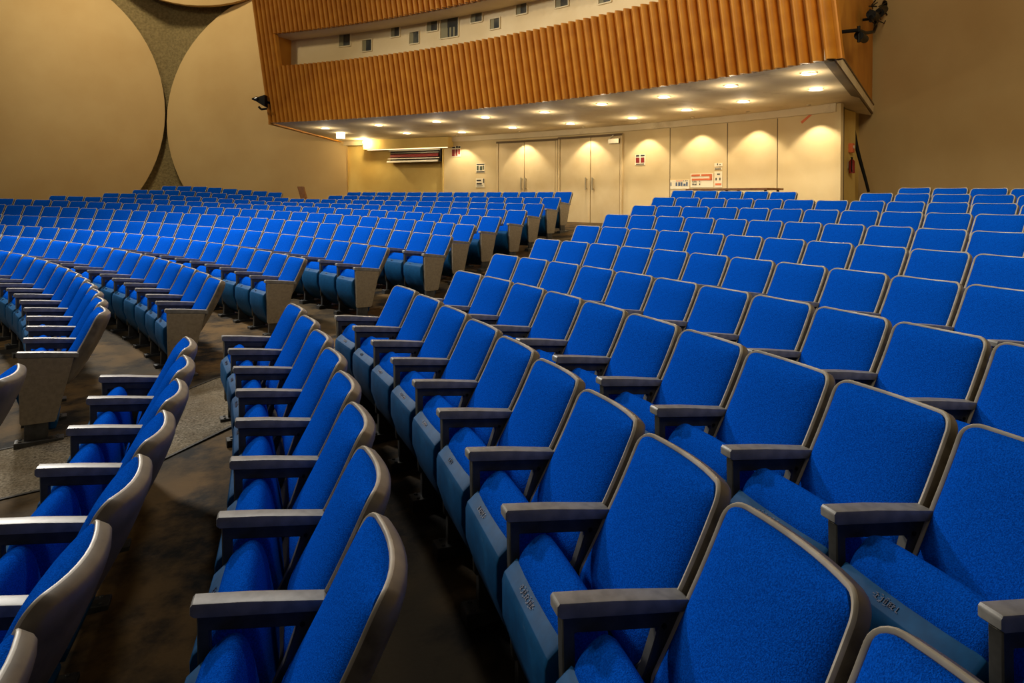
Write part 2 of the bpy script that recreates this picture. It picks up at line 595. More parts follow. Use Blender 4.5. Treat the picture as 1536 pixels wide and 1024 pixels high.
def make_seat(kind):
    """kind: plain, near_end (left block end seat), far_end (right block end seat)"""
    root = link('auditorium_seat', None)
    lst = list(BASE_PARTS)
    if kind == 'near_end':
        lst += [('end_panel', None)]
    if kind == 'far_end':
        lst += FAR_PARTS
    done = {}
    for n, par in lst:
        o = link(n.replace('_far', ''), MS[n], done.get(par, root))
        if n.startswith('end_panel'):
            o['label'] = 'flat grey brown end panel facing the aisle'
        done[n] = o
    return root


def copy_seat(src):
    r = src.copy()
    COL.objects.link(r)
    for ch in list(src.children):
        c = ch.copy()
        COL.objects.link(c)
        c.parent = r
        for g in ch.children:
            d = g.copy()
            COL.objects.link(d)
            d.parent = c
    return r


ORD = ['first', 'second', 'third', 'fourth', 'fifth', 'sixth', 'seventh', 'eighth', 'ninth', 'tenth', 'eleventh', 'twelfth', 'thirteenth', 'fourteenth',
       'fifteenth', 'sixteenth', 'seventeenth', 'eighteenth', 'nineteenth', 'twentieth']
ORD += ['twenty-' + x for x in ORD[:9]] + ['thirtieth'] + ['thirty-' + x for x in ORD[:9]] + ['fortieth'] + ['forty-' + x for x in ORD[:9]]

seats = []            # (size, block, k, i, position, angle, kind)


def seat_frame(b, k, i, start=None):
    c = row(b, k)
    t0 = c[3] if start is None else start
    th = t0 + (1 if b == 'L' else -1) * (i + .5) * W / c[2]
    return row_pt(b, k, th), th


def consider(b, k, i, kind, start=None, block=None, num=None, keep=None):
    p, th = seat_frame(b, k, i, start)
    fwd = Vector((-math.cos(th), -math.sin(th), 0))
    lat = Vector((-math.sin(th), math.cos(th), 0))
    pts = []
    for x in (-.27, .27):
        for y, z in ((-.16, .91), (.35, .62), (.35, .2), (0.1, .3)):
            q = to_px(p + fwd * y + lat * x + Vector((0, 0, z)))
            if q is None:
                continue
            pts.append(q)
    if len(pts) < 5:
        return False
    vis = [q for q in pts if -3 < q[0] < 1539 and q[1] < 1027]
    if len(vis) < 1:
        return False
    mid = to_px(p + Vector((0, 0, .914)) - fwd * .16)
    if keep and mid and not keep(mid[0]):
        return False
    seats.append([p.y, block or b, k, num if num is not None else i, p, th, kind])
    return True


# right block: rows -1 (front corner of the picture) to 10
NEAR_STOP = {-1: 4, 0: 8, 1: 8, 2: 11}
for k in range(-1, 11):
    for i in range(0, 22):
        if i >= NEAR_STOP.get(k, 99):
            break
        if k == 10 and i in (5, 6):
            continue
        consider('R', k, i, 'far_end' if i == 0 else 'plain')
# last row in front of the right-hand wall
for i in range(0, 9):
    consider('R', 11, i, 'far_end' if i == 0 else 'plain', start=0.533, block='V')
# left block
for k in range(0, 11):
    n = 0
    for i in range(0, 46):
        if k == 8:
            keep = lambda x: x > 444 or 201 < x < 428
        elif k == 9:
            keep = lambda x: x > 486 or 247 < x < 432
        elif k == 10:
            keep = lambda x: x > 520
        elif k == 7:
            keep = lambda x: x > 158
        elif k == 6:
            keep = lambda x: x > 76
        else:
            keep = None
        consider('L', k, i, 'near_end' if i == 0 else 'plain', keep=keep)

# the 300 that show largest are objects, the rest one object
for s in seats:
    s[0] = s[4].y
seats.sort(key=lambda s: s[0])
protos = {}
far_mb = []
N_IND = 300
for n, (d, b, k, i, p, th, kind) in enumerate(seats):
    rz = th + PI / 2
    if n >= N_IND:
        far_mb.append((p, rz, kind))
        continue
    if kind not in protos:
        protos[kind] = make_seat(kind)
        o = protos[kind]
    else:
        o = copy_seat(protos[kind])
    o.location = p
    o.rotation_euler = (0, 0, rz)
    if b == 'R' and k == -1:
        lab = 'blue folding seat seen from behind at the left picture edge, %s from the aisle' % ORD[i]
        grp = 'seats of the right block'
    elif b == 'R':
        lab = 'blue folding seat, %s from the aisle, %s row of the right block' % (ORD[i], ORD[k + 1])
        grp = 'seats of the right block'
    elif b == 'V':
        lab = 'blue folding seat, %s from the left in the last row against right wall' % ORD[i]
        grp = 'seats of the last row by the right wall'
    else:
        lab = 'blue folding seat, %s from the aisle, %s row of the left block' % (ORD[i], ORD[k])
        grp = 'seats of the left block'
    tag(o, lab, 'seat', grp)
    # worn number on the lip where it can be seen
    if d < 7.5 and b in 'RL':
        pan = [c for c in o.children if c.name.startswith('seat_pan')][0]
        link('number_mark', MS['number_mark%d' % ((i * 3 + k) % 4)], pan)
if False: print('SEATS', len(seats), 'individual', min(len(seats), N_IND))
if far_mb:
    bm = bmesh.new()
    names = ['backrest_cushion', 'back_shell', 'seat_cushion', 'seat_pan', 'armrest', 'arm_support', 'floor_bracket']
    mats = []
    tmp = bpy.data.meshes.new('tmp')
    for nm in names:
        for m_ in MS[nm].materials:
            if m_ not in mats:
                mats.append(m_)
    for p, rz, kind in far_mb:
        mt = Matrix.Translation(p) @ Matrix.Rotation(rz, 4, 'Z')
        for nm in names:
            n0, f0 = len(bm.verts), len(bm.faces)
            bm.from_mesh(MS[nm])
            bm.verts.ensure_lookup_table()
            bm.faces.ensure_lookup_table()
            for v in bm.verts[n0:]:
                v.co = mt @ v.co
            lut = [mats.index(m_) for m_ in MS[nm].materials]
            for f in bm.faces[f0:]:
                f.material_index = lut[f.material_index]
    me = bpy.data.meshes.new('distant_seats')
    bm.to_mesh(me)
    bm.free()
    for m in mats:
        me.materials.append(m)
    tag(link('distant_auditorium_seats', me), 'the farthest blue folding seats of the back rows by the walls', 'seat', kind='stuff')

# ------------------------------------------------------------------ back wall with doors
RW = 28.45
Z_F = 1.43            # floor behind the last row
Z_T = 4.06            # top of the back wall under the soffit


def polar(th, r, z):
    return Vector((CX + r * math.cos(th), CY + r * math.sin(th), z))


def th_of(x, y=250, r=RW):
    p = at_radius(x, y, r)
    return math.atan2(p.y - CY, p.x - CX)


TH_A = th_of(510, 230) + 0.0
TH_B = th_of(1254, 230)


def wall_strip(t0, t1, r, z0, z1, thick=0.2, n=24, inner=0.0):
    mb = MB()
    rows = [[polar(t0 + (t1 - t0) * i / n, r - inner, z) for i in range(n + 1)] for z in (z0, z1)]
    mb.slab(rows, lambda p: Vector((p.x - CX, p.y - CY, 0)).normalized() * thick)
    return mb


ALC = th_of(665, 250)
tag(wall_strip(ALC, TH_B, RW, 0.9, 4.5).build('wall_back', M['backwall']), kind='structure')
tag(wall_strip(TH_A, ALC, RW + .12, 0.9, 4.5).build('wall_alcove', M['alcove']), kind='structure')
# narrow returns and joints between the wall panels
for n, x in enumerate((1005, 1091, 1166), 2):
    t = th_of(x)
    tag(wall_strip(t - .0003, t + .0003, RW, 1.0, Z_T - .16, .1, 1, .006).build('trim_%d' % n, M['trimdark']), kind='structure')
tag(wall_strip(TH_A - .005, TH_B - .001, RW, Z_T - .15, Z_T + .03, .15, 40, .07).build('trim_1', M['soffit']), kind='structure')
mbe = wall_strip(TH_B - .0045, TH_B + .0005, RW, 0.9, Z_T + .02, .1, 1, .05)
tag(mbe.build('trim_5', M['backwall']), kind='structure')
tag(wall_strip(ALC - .0008, ALC + .0008, RW, 1.0, Z_T - .16, .1, 1, .03).build('trim_6', M['alcove']), kind='structure')
tag(wall_strip(TH_A, TH_A - (TH_A - ALC) * .86 + 0, RW, 3.62, 3.93, .3, 20, .16).build('trim_7', M['alcove']), kind='structure') if False else None
# beam over the alcove
t0, t1 = th_of(552, 215), th_of(680, 215)
tag(wall_strip(t0, t1, RW, 3.74, Z_T, .3, 12, .28).build('trim_8', M['alcove']), kind='structure')


def door_leaf(x0, x1, z1, name, hx, side, closer=False):
    ta, tb = th_of(x0), th_of(x1)
    d = thing(name, None, None)
    d['kind'] = 'structure'
    del_keys = [k for k in ('label', 'category') if k in d]
    wall_strip(ta, tb, RW, Z_F, z1, .05, 3, .045).build('door_leaf', M['door'], d, bevel=0.004)
    th = th_of(hx)
    mb = MB()
    r = RW - .12
    pz0, pz1 = at_radius(hx, 285, r).z, at_radius(hx, 266, r).z
    mb.cyl(polar(th, r, pz0), polar(th, r, pz1), .02, 10)
    for z in (pz0 + .04, pz1 - .04):
        mb.cyl(polar(th, r, z), polar(th, RW - .04, z), .014, 8)
    mb.build('door_handle', M['steel'], d)
    if closer:
        mb = MB()
        a, b = th_of(915), th_of(931)
        mb.slab([[polar(a, RW - .1, z), polar(b, RW - .1, z)] for z in (z1 - .2, z1 - .08)], lambda p: Vector((p.x - CX, p.y - CY, 0)).normalized() * .07)
        mb.cyl(polar(a, RW - .08, z1 - .1), polar((a + b) / 2, RW - .1, z1 + .02), .012, 6)
        mb.build('door_closer', M['steel'], d)
    return d


def door_frame(x0, x1, z1, name):
    mb = MB()
    for xa, xb in ((x0 - 2.6, x0), (x1, x1 + 2.6)):
        m2 = wall_strip(th_of(xa), th_of(xb), RW, Z_F, z1 + .05, .08, 1, .06)
        mb.add(m2.v, m2.f)
    m2 = wall_strip(th_of(x0 - 2.6), th_of(x1 + 2.6), RW, z1, z1 + .06, .08, 6, .065)
    mb.add(m2.v, m2.f, 1)
    tag(mb.build(name, [M['door'], M['trimdark']]), kind='structure')


door_leaf(749.5, 787.2, 3.78, 'door_1', 785, 1)
door_leaf(788.2, 834, 3.78, 'door_2', 791, -1)
door_leaf(842, 886.6, 3.80, 'door_3', 882, 1)
door_leaf(887.6, 931, 3.80, 'door_4', 892, -1, True)
door_frame(748.5, 835, 3.78, 'trim_9')
door_frame(841, 932, 3.80, 'trim_10')


# ------------------------------------------------------------------ signs on the back wall
def plate(name, x0, y0, x1, y1, r, marks, label, cat='sign', group=None, base='paper', thick=.012):
    """a flat sheet fixed on the curved wall, with its print as parts"""
    xm, ym = (x0 + x1) / 2, (y0 + y1) / 2
    c = at_radius(xm, ym, r)
    th = math.atan2(c.y - CY, c.x - CX)
    lat = Vector((-math.sin(th), math.cos(th), 0))
    fw = Vector((-math.cos(th), -math.sin(th), 0))
    A, B = at_radius(x0, ym, r), at_radius(x1, ym, r)
    w = (A - B).length
    h = (at_radius(xm, y0, r) - at_radius(xm, y1, r)).length
    mt = Matrix((lat, fw, Vector((0, 0, 1)))).transposed().to_4x4()
    root = thing(name, label, cat, c, 0, group)
    rot = mt.to_3x3().to_euler()
    root.rotation_euler = rot
    mb = MB()
    mb.box(-w / 2, w / 2, 0, thick, -h / 2, h / 2)
    mb.build('sheet', M[base], root, smooth=False)
    by = {}
    for u0, v0, u1, v1, m in marks:
        by.setdefault(m, MB()).box(w * (.5 - u1), w * (.5 - u0), thick * .5, thick + .004, h * (.5 - v1), h * (.5 - v0))
    for m, q in by.items():
        q.build('print', M[m], root, smooth=False)
    return root


rs = random.Random(3)


def scrib(n, x0, y0, x1, y1, m, rows=2, rnd=rs):
    out = []
    for r in range(rows):
        ya = y0 + (y1 - y0) * r / rows
        yb = ya + (y1 - y0) / rows * .62
        for i in range(n):
            xa = x0 + (x1 - x0) * i / n
            xb = xa + (x1 - x0) / n * rnd.choice((.35, .6, .8))
            if rnd.random() < .85:
                out.append((xa, ya + (yb - ya) * rnd.choice((0, 0, .4)), xb, yb, m))
    return out


R1 = RW - .002
plate('wall_sign', 678, 219, 691, 235, R1, [(.04, .05, .4, .2, 'ink'), (.5, .0, .7, .2, 'ink'), (.75, .03, .98, .2, 'ink'), (.02, .3, .36, .95, 'red'), (.44, .3, .68, .92, 'red'), (.74, .28, .95, .8, 'red')],
      'small red and white sign high on the wall beside the alcove')
plate('wall_sign', 714.5, 245, 727.5, 259, R1, [(.05, .05, .95, .16, 'ink'), (.08, .25, .3, .75, 'green'), (.42, .3, .72, .75, 'green'), (.78, .25, .92, .7, 'green'), (.04, .84, .96, .96, 'ink')],
      'square dark green sign left of the first double door')
plate('wall_sign', 714, 267.5, 727, 281, R1, [(.1, .15, .6, .3, 'ink'), (.86, .02, .97, .5, 'ink'), (.1, .5, .7, .68, 'ink'), (.1, .8, .8, .86, 'ink')],
      'cream notice with two black lines below the green sign')
plate('wall_sign', 953, 231.5, 968, 247.5, R1, [(.1, .04, .42, .2, 'ink'), (.55, .04, .95, .2, 'ink'), (.08, .3, .45, .78, 'red'), (.56, .3, .93, .78, 'red'), (.1, .88, .9, .94, 'ink')],
      'red and white sign right of the second double door')
plate('notice_poster', 1005.5, 270, 1034, 283, R1, scrib(7, .02, .25, .98, .95, 'blueprint', 1) + [(.3, .05, .66, .12, 'orangeprint')] + scrib(3, .7, .0, .98, .2, 'ink', 1),
      'narrow white and blue poster behind the seats at left of the poster row', 'poster')
plate('notice_poster', 1036, 260, 1070, 281, R1, [(.04, .06, .42, .2, 'orangeprint'), (.48, .06, .94, .2, 'orangeprint'), (.06, .36, .95, .5, 'orangeprint'), (.84, .1, .95, .5, 'orangeprint')]
      + scrib(8, .08, .52, .5, .9, 'ink', 2),
      'wide cream poster with orange red print on the back wall', 'poster')
plate('notice_poster', 1072, 257, 1083.5, 281, R1, scrib(3, .1, .08, .9, .3, 'ink', 1) + scrib(3, .15, .4, .9, .66, 'ink', 1) + [(.12, .74, .9, .86, 'orangeprint')],
      'tall narrow cream poster with black lettering right of the orange poster', 'poster')
plate('wall_sign', 1072, 244.5, 1084, 249.5, R1, scrib(3, .04, .1, .96, .9, 'ink', 1), 'small black lettered plate above the tall narrow poster')
plate('wall_sign', 1072, 251.5, 1083, 254.5, R1, [(.04, .15, .9, .35, 'ink'), (.04, .65, .9, .85, 'ink')], 'thin white strip label above the tall narrow poster')
# orange tape mark
p0, p1 = at_radius(1202, 184, RW - .006), at_radius(1217, 171, RW - .006)
mb = MB()
up = (p1 - p0).normalized()
nn = Vector((p0.x - CX, p0.y - CY, 0)).normalized()
sd = up.cross(nn).normalized() * .028
mb.hexa([p0 - sd, p0 + sd, p1 + sd * .8, p1 - sd * .8], [q + nn * .004 for q in (p0 - sd, p0 + sd, p1 + sd * .8, p1 - sd * .8)])
tag(mb.build('tape_strip', M['orangeprint'], smooth=False), 'slanted orange tape mark at the top of the rightmost wall panel', 'tape')

# grille over the alcove
g0, g1 = th_of(585, 236), th_of(661, 236)
root = thing('ventilation_grille', 'wide wall grille with dark red slats under the beam of the yellow alcove', 'vent', polar((g0 + g1) / 2, RW, 3.45))
zt, zb = at_radius(620, 225, RW).z, at_radius(620, 243, RW).z


def gl(t, r, z):
    return polar(t, r, z) - root.location


def gstrip(name, za, zb_, ra, rb, m, ta=g0, tb=g1):
    mb = MB()
    n = 10
    rows = [[gl(ta + (tb - ta) * i / n, ra, za) for i in range(n + 1)], [gl(ta + (tb - ta) * i / n, rb, zb_) for i in range(n + 1)]]
    mb.slab(rows, lambda p: Vector((math.cos((g0 + g1) / 2), math.sin((g0 + g1) / 2), 0)) * .05)
    return mb.build(name, M[m], root, smooth=False)


H = zt - zb
gstrip('back_plate', zb, zt, RW + .02, RW + .02, 'ink')
gstrip('frame', zb - .01, zb + .05, RW - .2, RW - .16, 'white')
gstrip('frame', zt - .03, zt + .02, RW - .06, RW - .06, 'steel')
gstrip('slat', zb + H * .42, zb + H * .66, RW - .10, RW - .06, 'red', g0 - .002, g1 + .002)
gstrip('slat', zb + H * .74, zb + H * .80, RW - .05, RW - .05, 'steel', g0 - .002, g1 + .002)
gstrip('slat', zb + H * .26, zb + H * .33, RW - .14, RW - .12, 'white')
gstrip('shelf', zb - .015, zb - .0, RW - .2, RW + .0, 'alcove')

# ------------------------------------------------------------------ balcony box with the control room
BOT = [(413, 183.6), (516, 179), (579, 176.3), (633, 172), (711.5, 163), (750.6, 158), (829, 150), (907, 140.6), (960, 136.5), (1014, 127), (1092, 113), (1170, 103.5), (1250, 93)]
Z0 = 4.15
fr = []
for x, y in BOT:
    p = at_height(x, y, Z0)
    fr.append((math.atan2(p.y - CY, p.x - CX), math.hypot(p.x - CX, p.y - CY)))
# straight-line fit of the radius against the angle
n = len(fr)
sx = sum(a for a, _ in fr) / n
sy = sum(r for _, r in fr) / n
slope = sum((a - sx) * (r - sy) for a, r in fr) / sum((a - sx) ** 2 for a, _ in fr)


def rf(th):
    return sy + slope * (th - sx)


LEANF = 0.2


def fpt(th, z, off=0.0):
    return polar(th, rf(th) - LEANF * (z - Z0) - off, z)


def th_front(x, y):
    """angle of the leaning front seen at a point of the photograph"""
    a, b = ray(x, y)
    lo, hi = 4.0, 40.0
    for _ in range(50):
        m = (lo + hi) / 2
        X, Y, Z = a * m, m, EYE + b * m
        th = math.atan2(Y - CY, X - CX)
        if math.hypot(X - CX, Y - CY) < rf(th) - LEANF * (Z - Z0):
            lo = m
        else:
            hi = m
    return math.atan2(a and (lo - CY) or (lo - CY), a * lo - CX), EYE + b * lo


TL = th_front(405, 187)[0]
TR = th_front(1250, 93)[0]
TO, ZB1 = th_front(412, 100)
ZU = th_front(411, 51)[1]
ZTOP = 10.2
print('balcony', round(TL, 3), round(TR, 3), round(TO, 3), 'band top', round(ZB1, 2), 'upper', round(ZU, 2))
booth = thing('balcony_box', 'curved balcony box with orange fluted wooden front and a band of small windows', 'balcony', polar((TL + TR) / 2, 24, Z0))
OB = booth.location.copy()

# flute positions: the pitch grows from left to right
fl = [TL]
while fl[-1] > TR:
    t = (TL - fl[-1]) / (TL - TR)
    fl.append(fl[-1] - (0.142 + 0.078 * t) / rf(fl[-1]))


def flute_band(name, za, zb_, tstart, tend, nz=2):
    mb = MB()
    cols = []
    for a, b in zip(fl[:-1], fl[1:]):
        if a > tstart + 1e-6 or b < tend - 0.012:
            continue
        pit = (a - b) * rf(a)
        for u in (0, .02, .06, .14, .26, .38, .50, .58, .62, .64, .82):
            o_ = 0.58 * pit * math.sin(PI * min(u, .64) / .64) ** 0.6 if u < .64 else 0
            cols.append((a + (b - a) * u, o_))
    cols.append((cols[-1][0] - .0015, 0))
    rows = []
    for i in range(nz):
        z = za + (zb_ - za) * i / (nz - 1)
        rows.append([fpt(t, z, o) - OB for t, o in cols])
    mb.slab(rows, lambda p: Vector((math.cos(sx), math.sin(sx), 0)) * .09)
    return mb.build(name, M['flute'], booth, angle=50)


flute_band('fluted_panel', Z0, ZB1, TL, TR)
flute_band('fluted_panel', ZU, ZTOP, TL, TR)
flute_band('fluted_panel', ZB1, ZU, TL, TO + .004)

# control room wall, reveal and ledge
RD = 0.62


def wpt(th, z, off=0.0):
    return polar(th, rf(th) + RD - LEANF * (ZB1 - Z0) - off, z)


def tg(n, a=TO, b=TR):
    return [a + (b - a) * i / n for i in range(n + 1)]


out = Vector((math.cos(sx), math.sin(sx), 0))
mb = MB()
mb.slab([[wpt(t, z) - OB for t in tg(40, TO + .01)] for z in (ZB1 - .15, ZU + .15)], out * .12)
mb.build('window_wall', M['boothwall'], booth)
mb = MB()
mb.slab([[fpt(t, ZU, -.06) - OB for t in tg(30)], [wpt(t, ZU) - OB for t in tg(30)]], Vector((0, 0, .06)))
mb.build('recess_ceiling', M['boothwall'], booth)
mb = MB()
mb.slab([[fpt(t, ZB1 - .01, -.04) - OB for t in tg(30)], [wpt(t, ZB1 - .01) - OB for t in tg(30)]], Vector((0, 0, -.06)))
mb.build('ledge', M['boothwall'], booth)
mb = MB()
q = [fpt(TO, ZB1, -.05), wpt(TO, ZB1), wpt(TO, ZU), fpt(TO, ZU, -.05)]
mb.hexa([p - OB for p in q], [p - OB + Vector((-.03, .03, 0)) for p in q])
mb.build('recess_side', M['orange'], booth, smooth=False)

# soffit
TW = [(TL + (TR - TL) * i / 40) for i in range(41)]
CORNER = polar(TH_A, RW, Z_T)
B2 = at_height(1308, 169, Z0)
rows = []
for j in range(5):
    u = j / 4
    r_ = []
    for i, t in enumerate(TW):
        a = fpt(t, Z0)
        tt = TH_A + (TH_B - TH_A) * i / 40
        b = polar(tt, RW + .05, Z_T)
        if i == 40:
            b = Vector((B2.x - .02, B2.y, Z_T + .03))
        elif i > 36:
            w = (i - 36) / 4
            b = b.lerp(Vector((B2.x, B2.y, Z_T + .03)), w * w)
        r_.append(a.lerp(b, u) - OB)
    rows.append(r_)
mb = MB()
mb.slab(rows, Vector((0, 0, .08)))
mb.build('soffit', M['soffit'], booth)


def soffit_z(p):
    th = math.atan2(p.y - CY, p.x - CX)
    r = math.hypot(p.x - CX, p.y - CY)
    u = min(max((r - rf(th)) / (RW - rf(th)), 0), 1)
    return Z0 + (Z_T - Z0) * u


# right side of the box with its pale bottom trim
F2 = fpt(TR, Z0)
F2t = fpt(TR, ZTOP)
side_out = Vector((B2.y - F2.y, -(B2.x - F2.x), 0)).normalized()
B2t = Vector((B2.x, B2.y, ZTOP)) + Vector((-.05, -.15, 0))
mb = MB()
q = [F2, B2, B2t, F2t]
mb.hexa([p - OB for p in q], [p - OB - side_out * .1 for p in q])
mb.build('side_panel', M['orange'], booth, smooth=False)
mb = MB()
dz = Vector((0, 0, .17))
for a, b, o, m in ((0, .17, .03, 0), (.17, .2, .045, 1), (-.035, 0.0, .02, 1)):
    q = [F2 + Vector((0, 0, a)), B2 + Vector((0, 0, a)), B2 + Vector((0, 0, b)), F2 + Vector((0, 0, b))]
    mb.hexa([p - OB + side_out * o for p in q], [p - OB - side_out * .12 for p in q], m)
mb.build('side_trim', [M['soffit'], M['trimdark']], booth, smooth=False)
# edge board at the front right corner
mb = MB()
q = [fpt(TR - .001, Z0, -.01), fpt(TR - .004, Z0, -.01), fpt(TR - .004, ZTOP, -.01), fpt(TR - .001, ZTOP, -.01)]
mb.hexa([p - OB for p in q], [p - OB + out * .12 for p in q])
mb.build('corner_board', M['trimdark'], booth, smooth=False)
# left side of the box
F0 = fpt(TL, Z0)
F0t = fpt(TL, ZTOP)
Ct = Vector((CORNER.x, CORNER.y + .1, ZTOP))
Cb = Vector((CORNER.x, CORNER.y + .1, Z0))
mb = MB()
q = [F0, Cb, Ct, F0t]
mb.hexa([p - OB for p in q], [p - OB + Vector((.08, .02, 0)) for p in q])
mb.build('side_panel', M['orange'], booth, smooth=False)
mb = MB()
q = [F0 + Vector((0, 0, -.04)), CORNER + Vector((0, 0, -.03)), CORNER + Vector((0, 0, .16)), F0 + Vector((0, 0, .1))]
mb.hexa([p - OB + Vector((-.04, 0, 0)) for p in q], [p - OB + Vector((.10, .02, 0)) for p in q])
mb.build('side_trim', M['orange'], booth, smooth=False)

# small windows of the control room: each a part with its pane
WIN = [(509, 48, 526, 69), (544, 60, 558, 76.5), (587, 35, 600, 55), (615, 48, 629, 65), (641, 24, 657, 46.5), (661.5, 27, 688, 56), (707, 11, 724, 33),
       (736, 28, 750, 43), (775, -4, 791, 21), (834, -12, 853, 10), (899, -22, 917, 4)]


def on_wwall(x, y):
    a, b = ray(x, y)
    lo, hi = 4.0, 40.0
    for _ in range(50):
        m = (lo + hi) / 2
        X, Y = a * m, m
        th = math.atan2(Y - CY, X - CX)
        if math.hypot(X - CX, Y - CY) < rf(th) + RD - LEANF * (ZB1 - Z0):
            lo = m
        else:
            hi = m
    return math.atan2(lo - CY, a * lo - CX), EYE + b * lo


for wi, (x0, y0, x1, y1) in enumerate(WIN):
    ta, _ = on_wwall(x0, (y0 + y1) / 2)
    tb, _ = on_wwall(x1, (y0 + y1) / 2)
    _, zt_ = on_wwall((x0 + x1) / 2, y0)
    _, zb_ = on_wwall((x0 + x1) / 2, y1)
    mb = MB()
    dt = .022 / 24
    for a, b, za, zc in ((ta + dt, ta, zb_ - .02, zt_ + .02), (tb, tb - dt, zb_ - .02, zt_ + .02), (ta, tb, zb_ - .025, zb_), (ta, tb, zt_, zt_ + .025)):
        mb.slab([[wpt(a, z, .03) - OB, wpt(b, z, .03) - OB] for z in (za, zc)], out * .06)
    w = mb.build('booth_window', M['winframe'], booth, smooth=False)
    mb = MB()
    mb.slab([[wpt(a, z, .006) - OB for a in (ta, tb)] for z in (zb_, zt_)], out * .02)
    mb.build('pane', M['glass'], w, smooth=False)
    mb = MB()
    k = ta + (tb - ta) * .38
    mb.slab([[wpt(a, z, .010) - OB for a in (ta, k)] for z in (zb_, zt_)], out * .02)
    if wi == 5:
        for u in (.3, .5, .7):
            k2 = ta + (tb - ta) * u
            mb.slab([[wpt(a, z, .014) - OB for a in (k2, k2 + (tb - ta) * .1)] for z in (zb_, zb_ + (zt_ - zb_) * .5)], out * .01)
    mb.build('shutter', M['inner'], w, smooth=False)

# ------------------------------------------------------------------ downlights
OUTER = [(488, 192), (568, 187.5), (655, 182), (728, 175.5), (817, 168), (903, 156), (996, 145), (1096, 128.5), (1213, 110)]
INNER = [(610, 199.5), (693, 198), (769, 191), (856, 185), (949, 176.5), (1030, 164.5), (1115, 152), (1224, 134)]


def downlight(x, y, label, power, group):
    p = at_height(x, y, 4.1)
    for _ in range(6):
        p = at_height(x, y, soffit_z(p) - .005)
    root = thing('downlight', label, 'light', p, 0, group)
    mb = MB()
    N = 20
    ring = lambda r, z: [Vector((r * math.cos(2 * PI * k / N), r * math.sin(2 * PI * k / N), z)) for k in range(N)]
    mb.grid([ring(.105, .004), ring(.128, .0), ring(.13, -.012), ring(.108, -.014), ring(.105, .004)], closed=True)
    mb.build('trim_ring', M['white'], root)
    mb = MB()
    mb.cyl((0, 0, -.012), (0, 0, .004), .106, N)
    mb.build('lamp', M['lamp'], root)
    ld = bpy.data.lights.new('downlight_beam', 'SPOT')
    ld.energy = power
    ld.spot_size = math.radians(152)
    ld.spot_blend = 0.18
    ld.shadow_soft_size = 0.04
    ld.color = (1, .82, .55)
    lo = link('downlight_beam', ld, root)
    lo.location = (0, 0, -.03)
    ld = bpy.data.lights.new('soffit_fill', 'POINT')  # fill light added below the lens to brighten the soffit around it
    ld.energy = 9
    ld.shadow_soft_size = 0.03
    ld.color = (1, .82, .55)
    lo = link('soffit_fill', ld, root)
    lo.location = (0, 0, -.20)
    return root


P_OUT, P_IN, P_WASH = 6, 30, 120
for i, (x, y) in enumerate(OUTER):
    downlight(x, y, 'round recessed downlight, %s from the left in the outer row of the soffit' % ORD[i], P_OUT, 'outer row of soffit downlights')
for i, (x, y) in enumerate(INNER):
    downlight(x, y, 'round recessed downlight, %s from the left in the inner row by the doors' % ORD[i], P_IN, 'inner row of soffit downlights')

# unseen lamps added under the cornice as a source for the wall's light cones
for i, x in enumerate((697, 791, 888, 973, 1053, 1137, 1229)):
    th = th_of(x, 195)
    p = polar(th, RW - .40, 0)
    p.z = soffit_z(p) - .004
    root = thing('added_washer', 'small added cornice lamp casting the %s light cone from the left on the back wall' % ORD[i], 'light', p, 0, 'added lamps under the cornice')
    mb = MB()
    mb.cyl((0, 0, -.02), (0, 0, .003), .04, 14)
    mb.build('lamp_housing', M['soffit'], root)
    ld = bpy.data.lights.new('added_washer_beam', 'SPOT')
    ld.energy = P_WASH
    ld.spot_size = math.radians(98)
    ld.spot_blend = 0.35
    ld.shadow_soft_size = 0.02
    ld.color = (1, .85, .60)
    lo = link('added_washer_beam', ld, root)
    lo.location = (0, 0, -.025)

# square lamp and the bright spotlight at the alcove corner
p = at_height(511, 203, 4.02)
root = thing('emergency_lamp', 'small square white lamp at the left corner under the soffit', 'light', p)
mb = MB()
mb.box(-.12, .12, -.05, .05, -.09, .09)
mb.build('lamp_housing', M['lamp'], root, bevel=.01)
p = at_radius(547, 213, RW - .3)
root = thing('wall_spotlight', 'glaring spotlight under the soffit in the corner of the yellow alcove', 'light', p)
mb = MB()
mb.cyl((0, 0, .02), (.0, .0, .16), .02, 8)
mb.cyl((0.0, .02, 0.0), (.0, .12, .03), .07, 14, r1=.05)
mb.build('lamp_body', M['white'], root)
mb = MB()
N = 14
mb.cyl((0, -.0, -.01), (0, .02, 0), .068, N)
mb.build('bulb', M['lamp'], root)
ld = bpy.data.lights.new('alcove_glow', 'POINT')
ld.energy = 60
ld.color = (1, .78, .4)
ld.shadow_soft_size = .06
lo = link('alcove_glow', ld, root)
lo.location = (0.0, -.16, -.04)
# thin light strip under the alcove beam
ta, tb = th_of(556, 222), th_of(676, 222)
zz = 3.735
mb = MB()
mb.slab([[polar(ta + (tb - ta) * i / 8, RW - .20 + d, zz) for i in range(9)] for d in (0, .05)], Vector((0, 0, -.02)))
o = mb.build('strip_light', mat('warm_strip_lamp', (1, .9, .7, 1), .5, emit=((1, .82, .5, 1), 1.8)), smooth=False)
tag(o, 'thin glowing strip light under the beam above the grille', 'light')

# ------------------------------------------------------------------ side walls with the large plaster discs
P1, P2, P3 = Vector((-5.6, 24.75, 0)), Vector((-12.7, 25.45, 0)), Vector((-24.5, 19.4, 0))


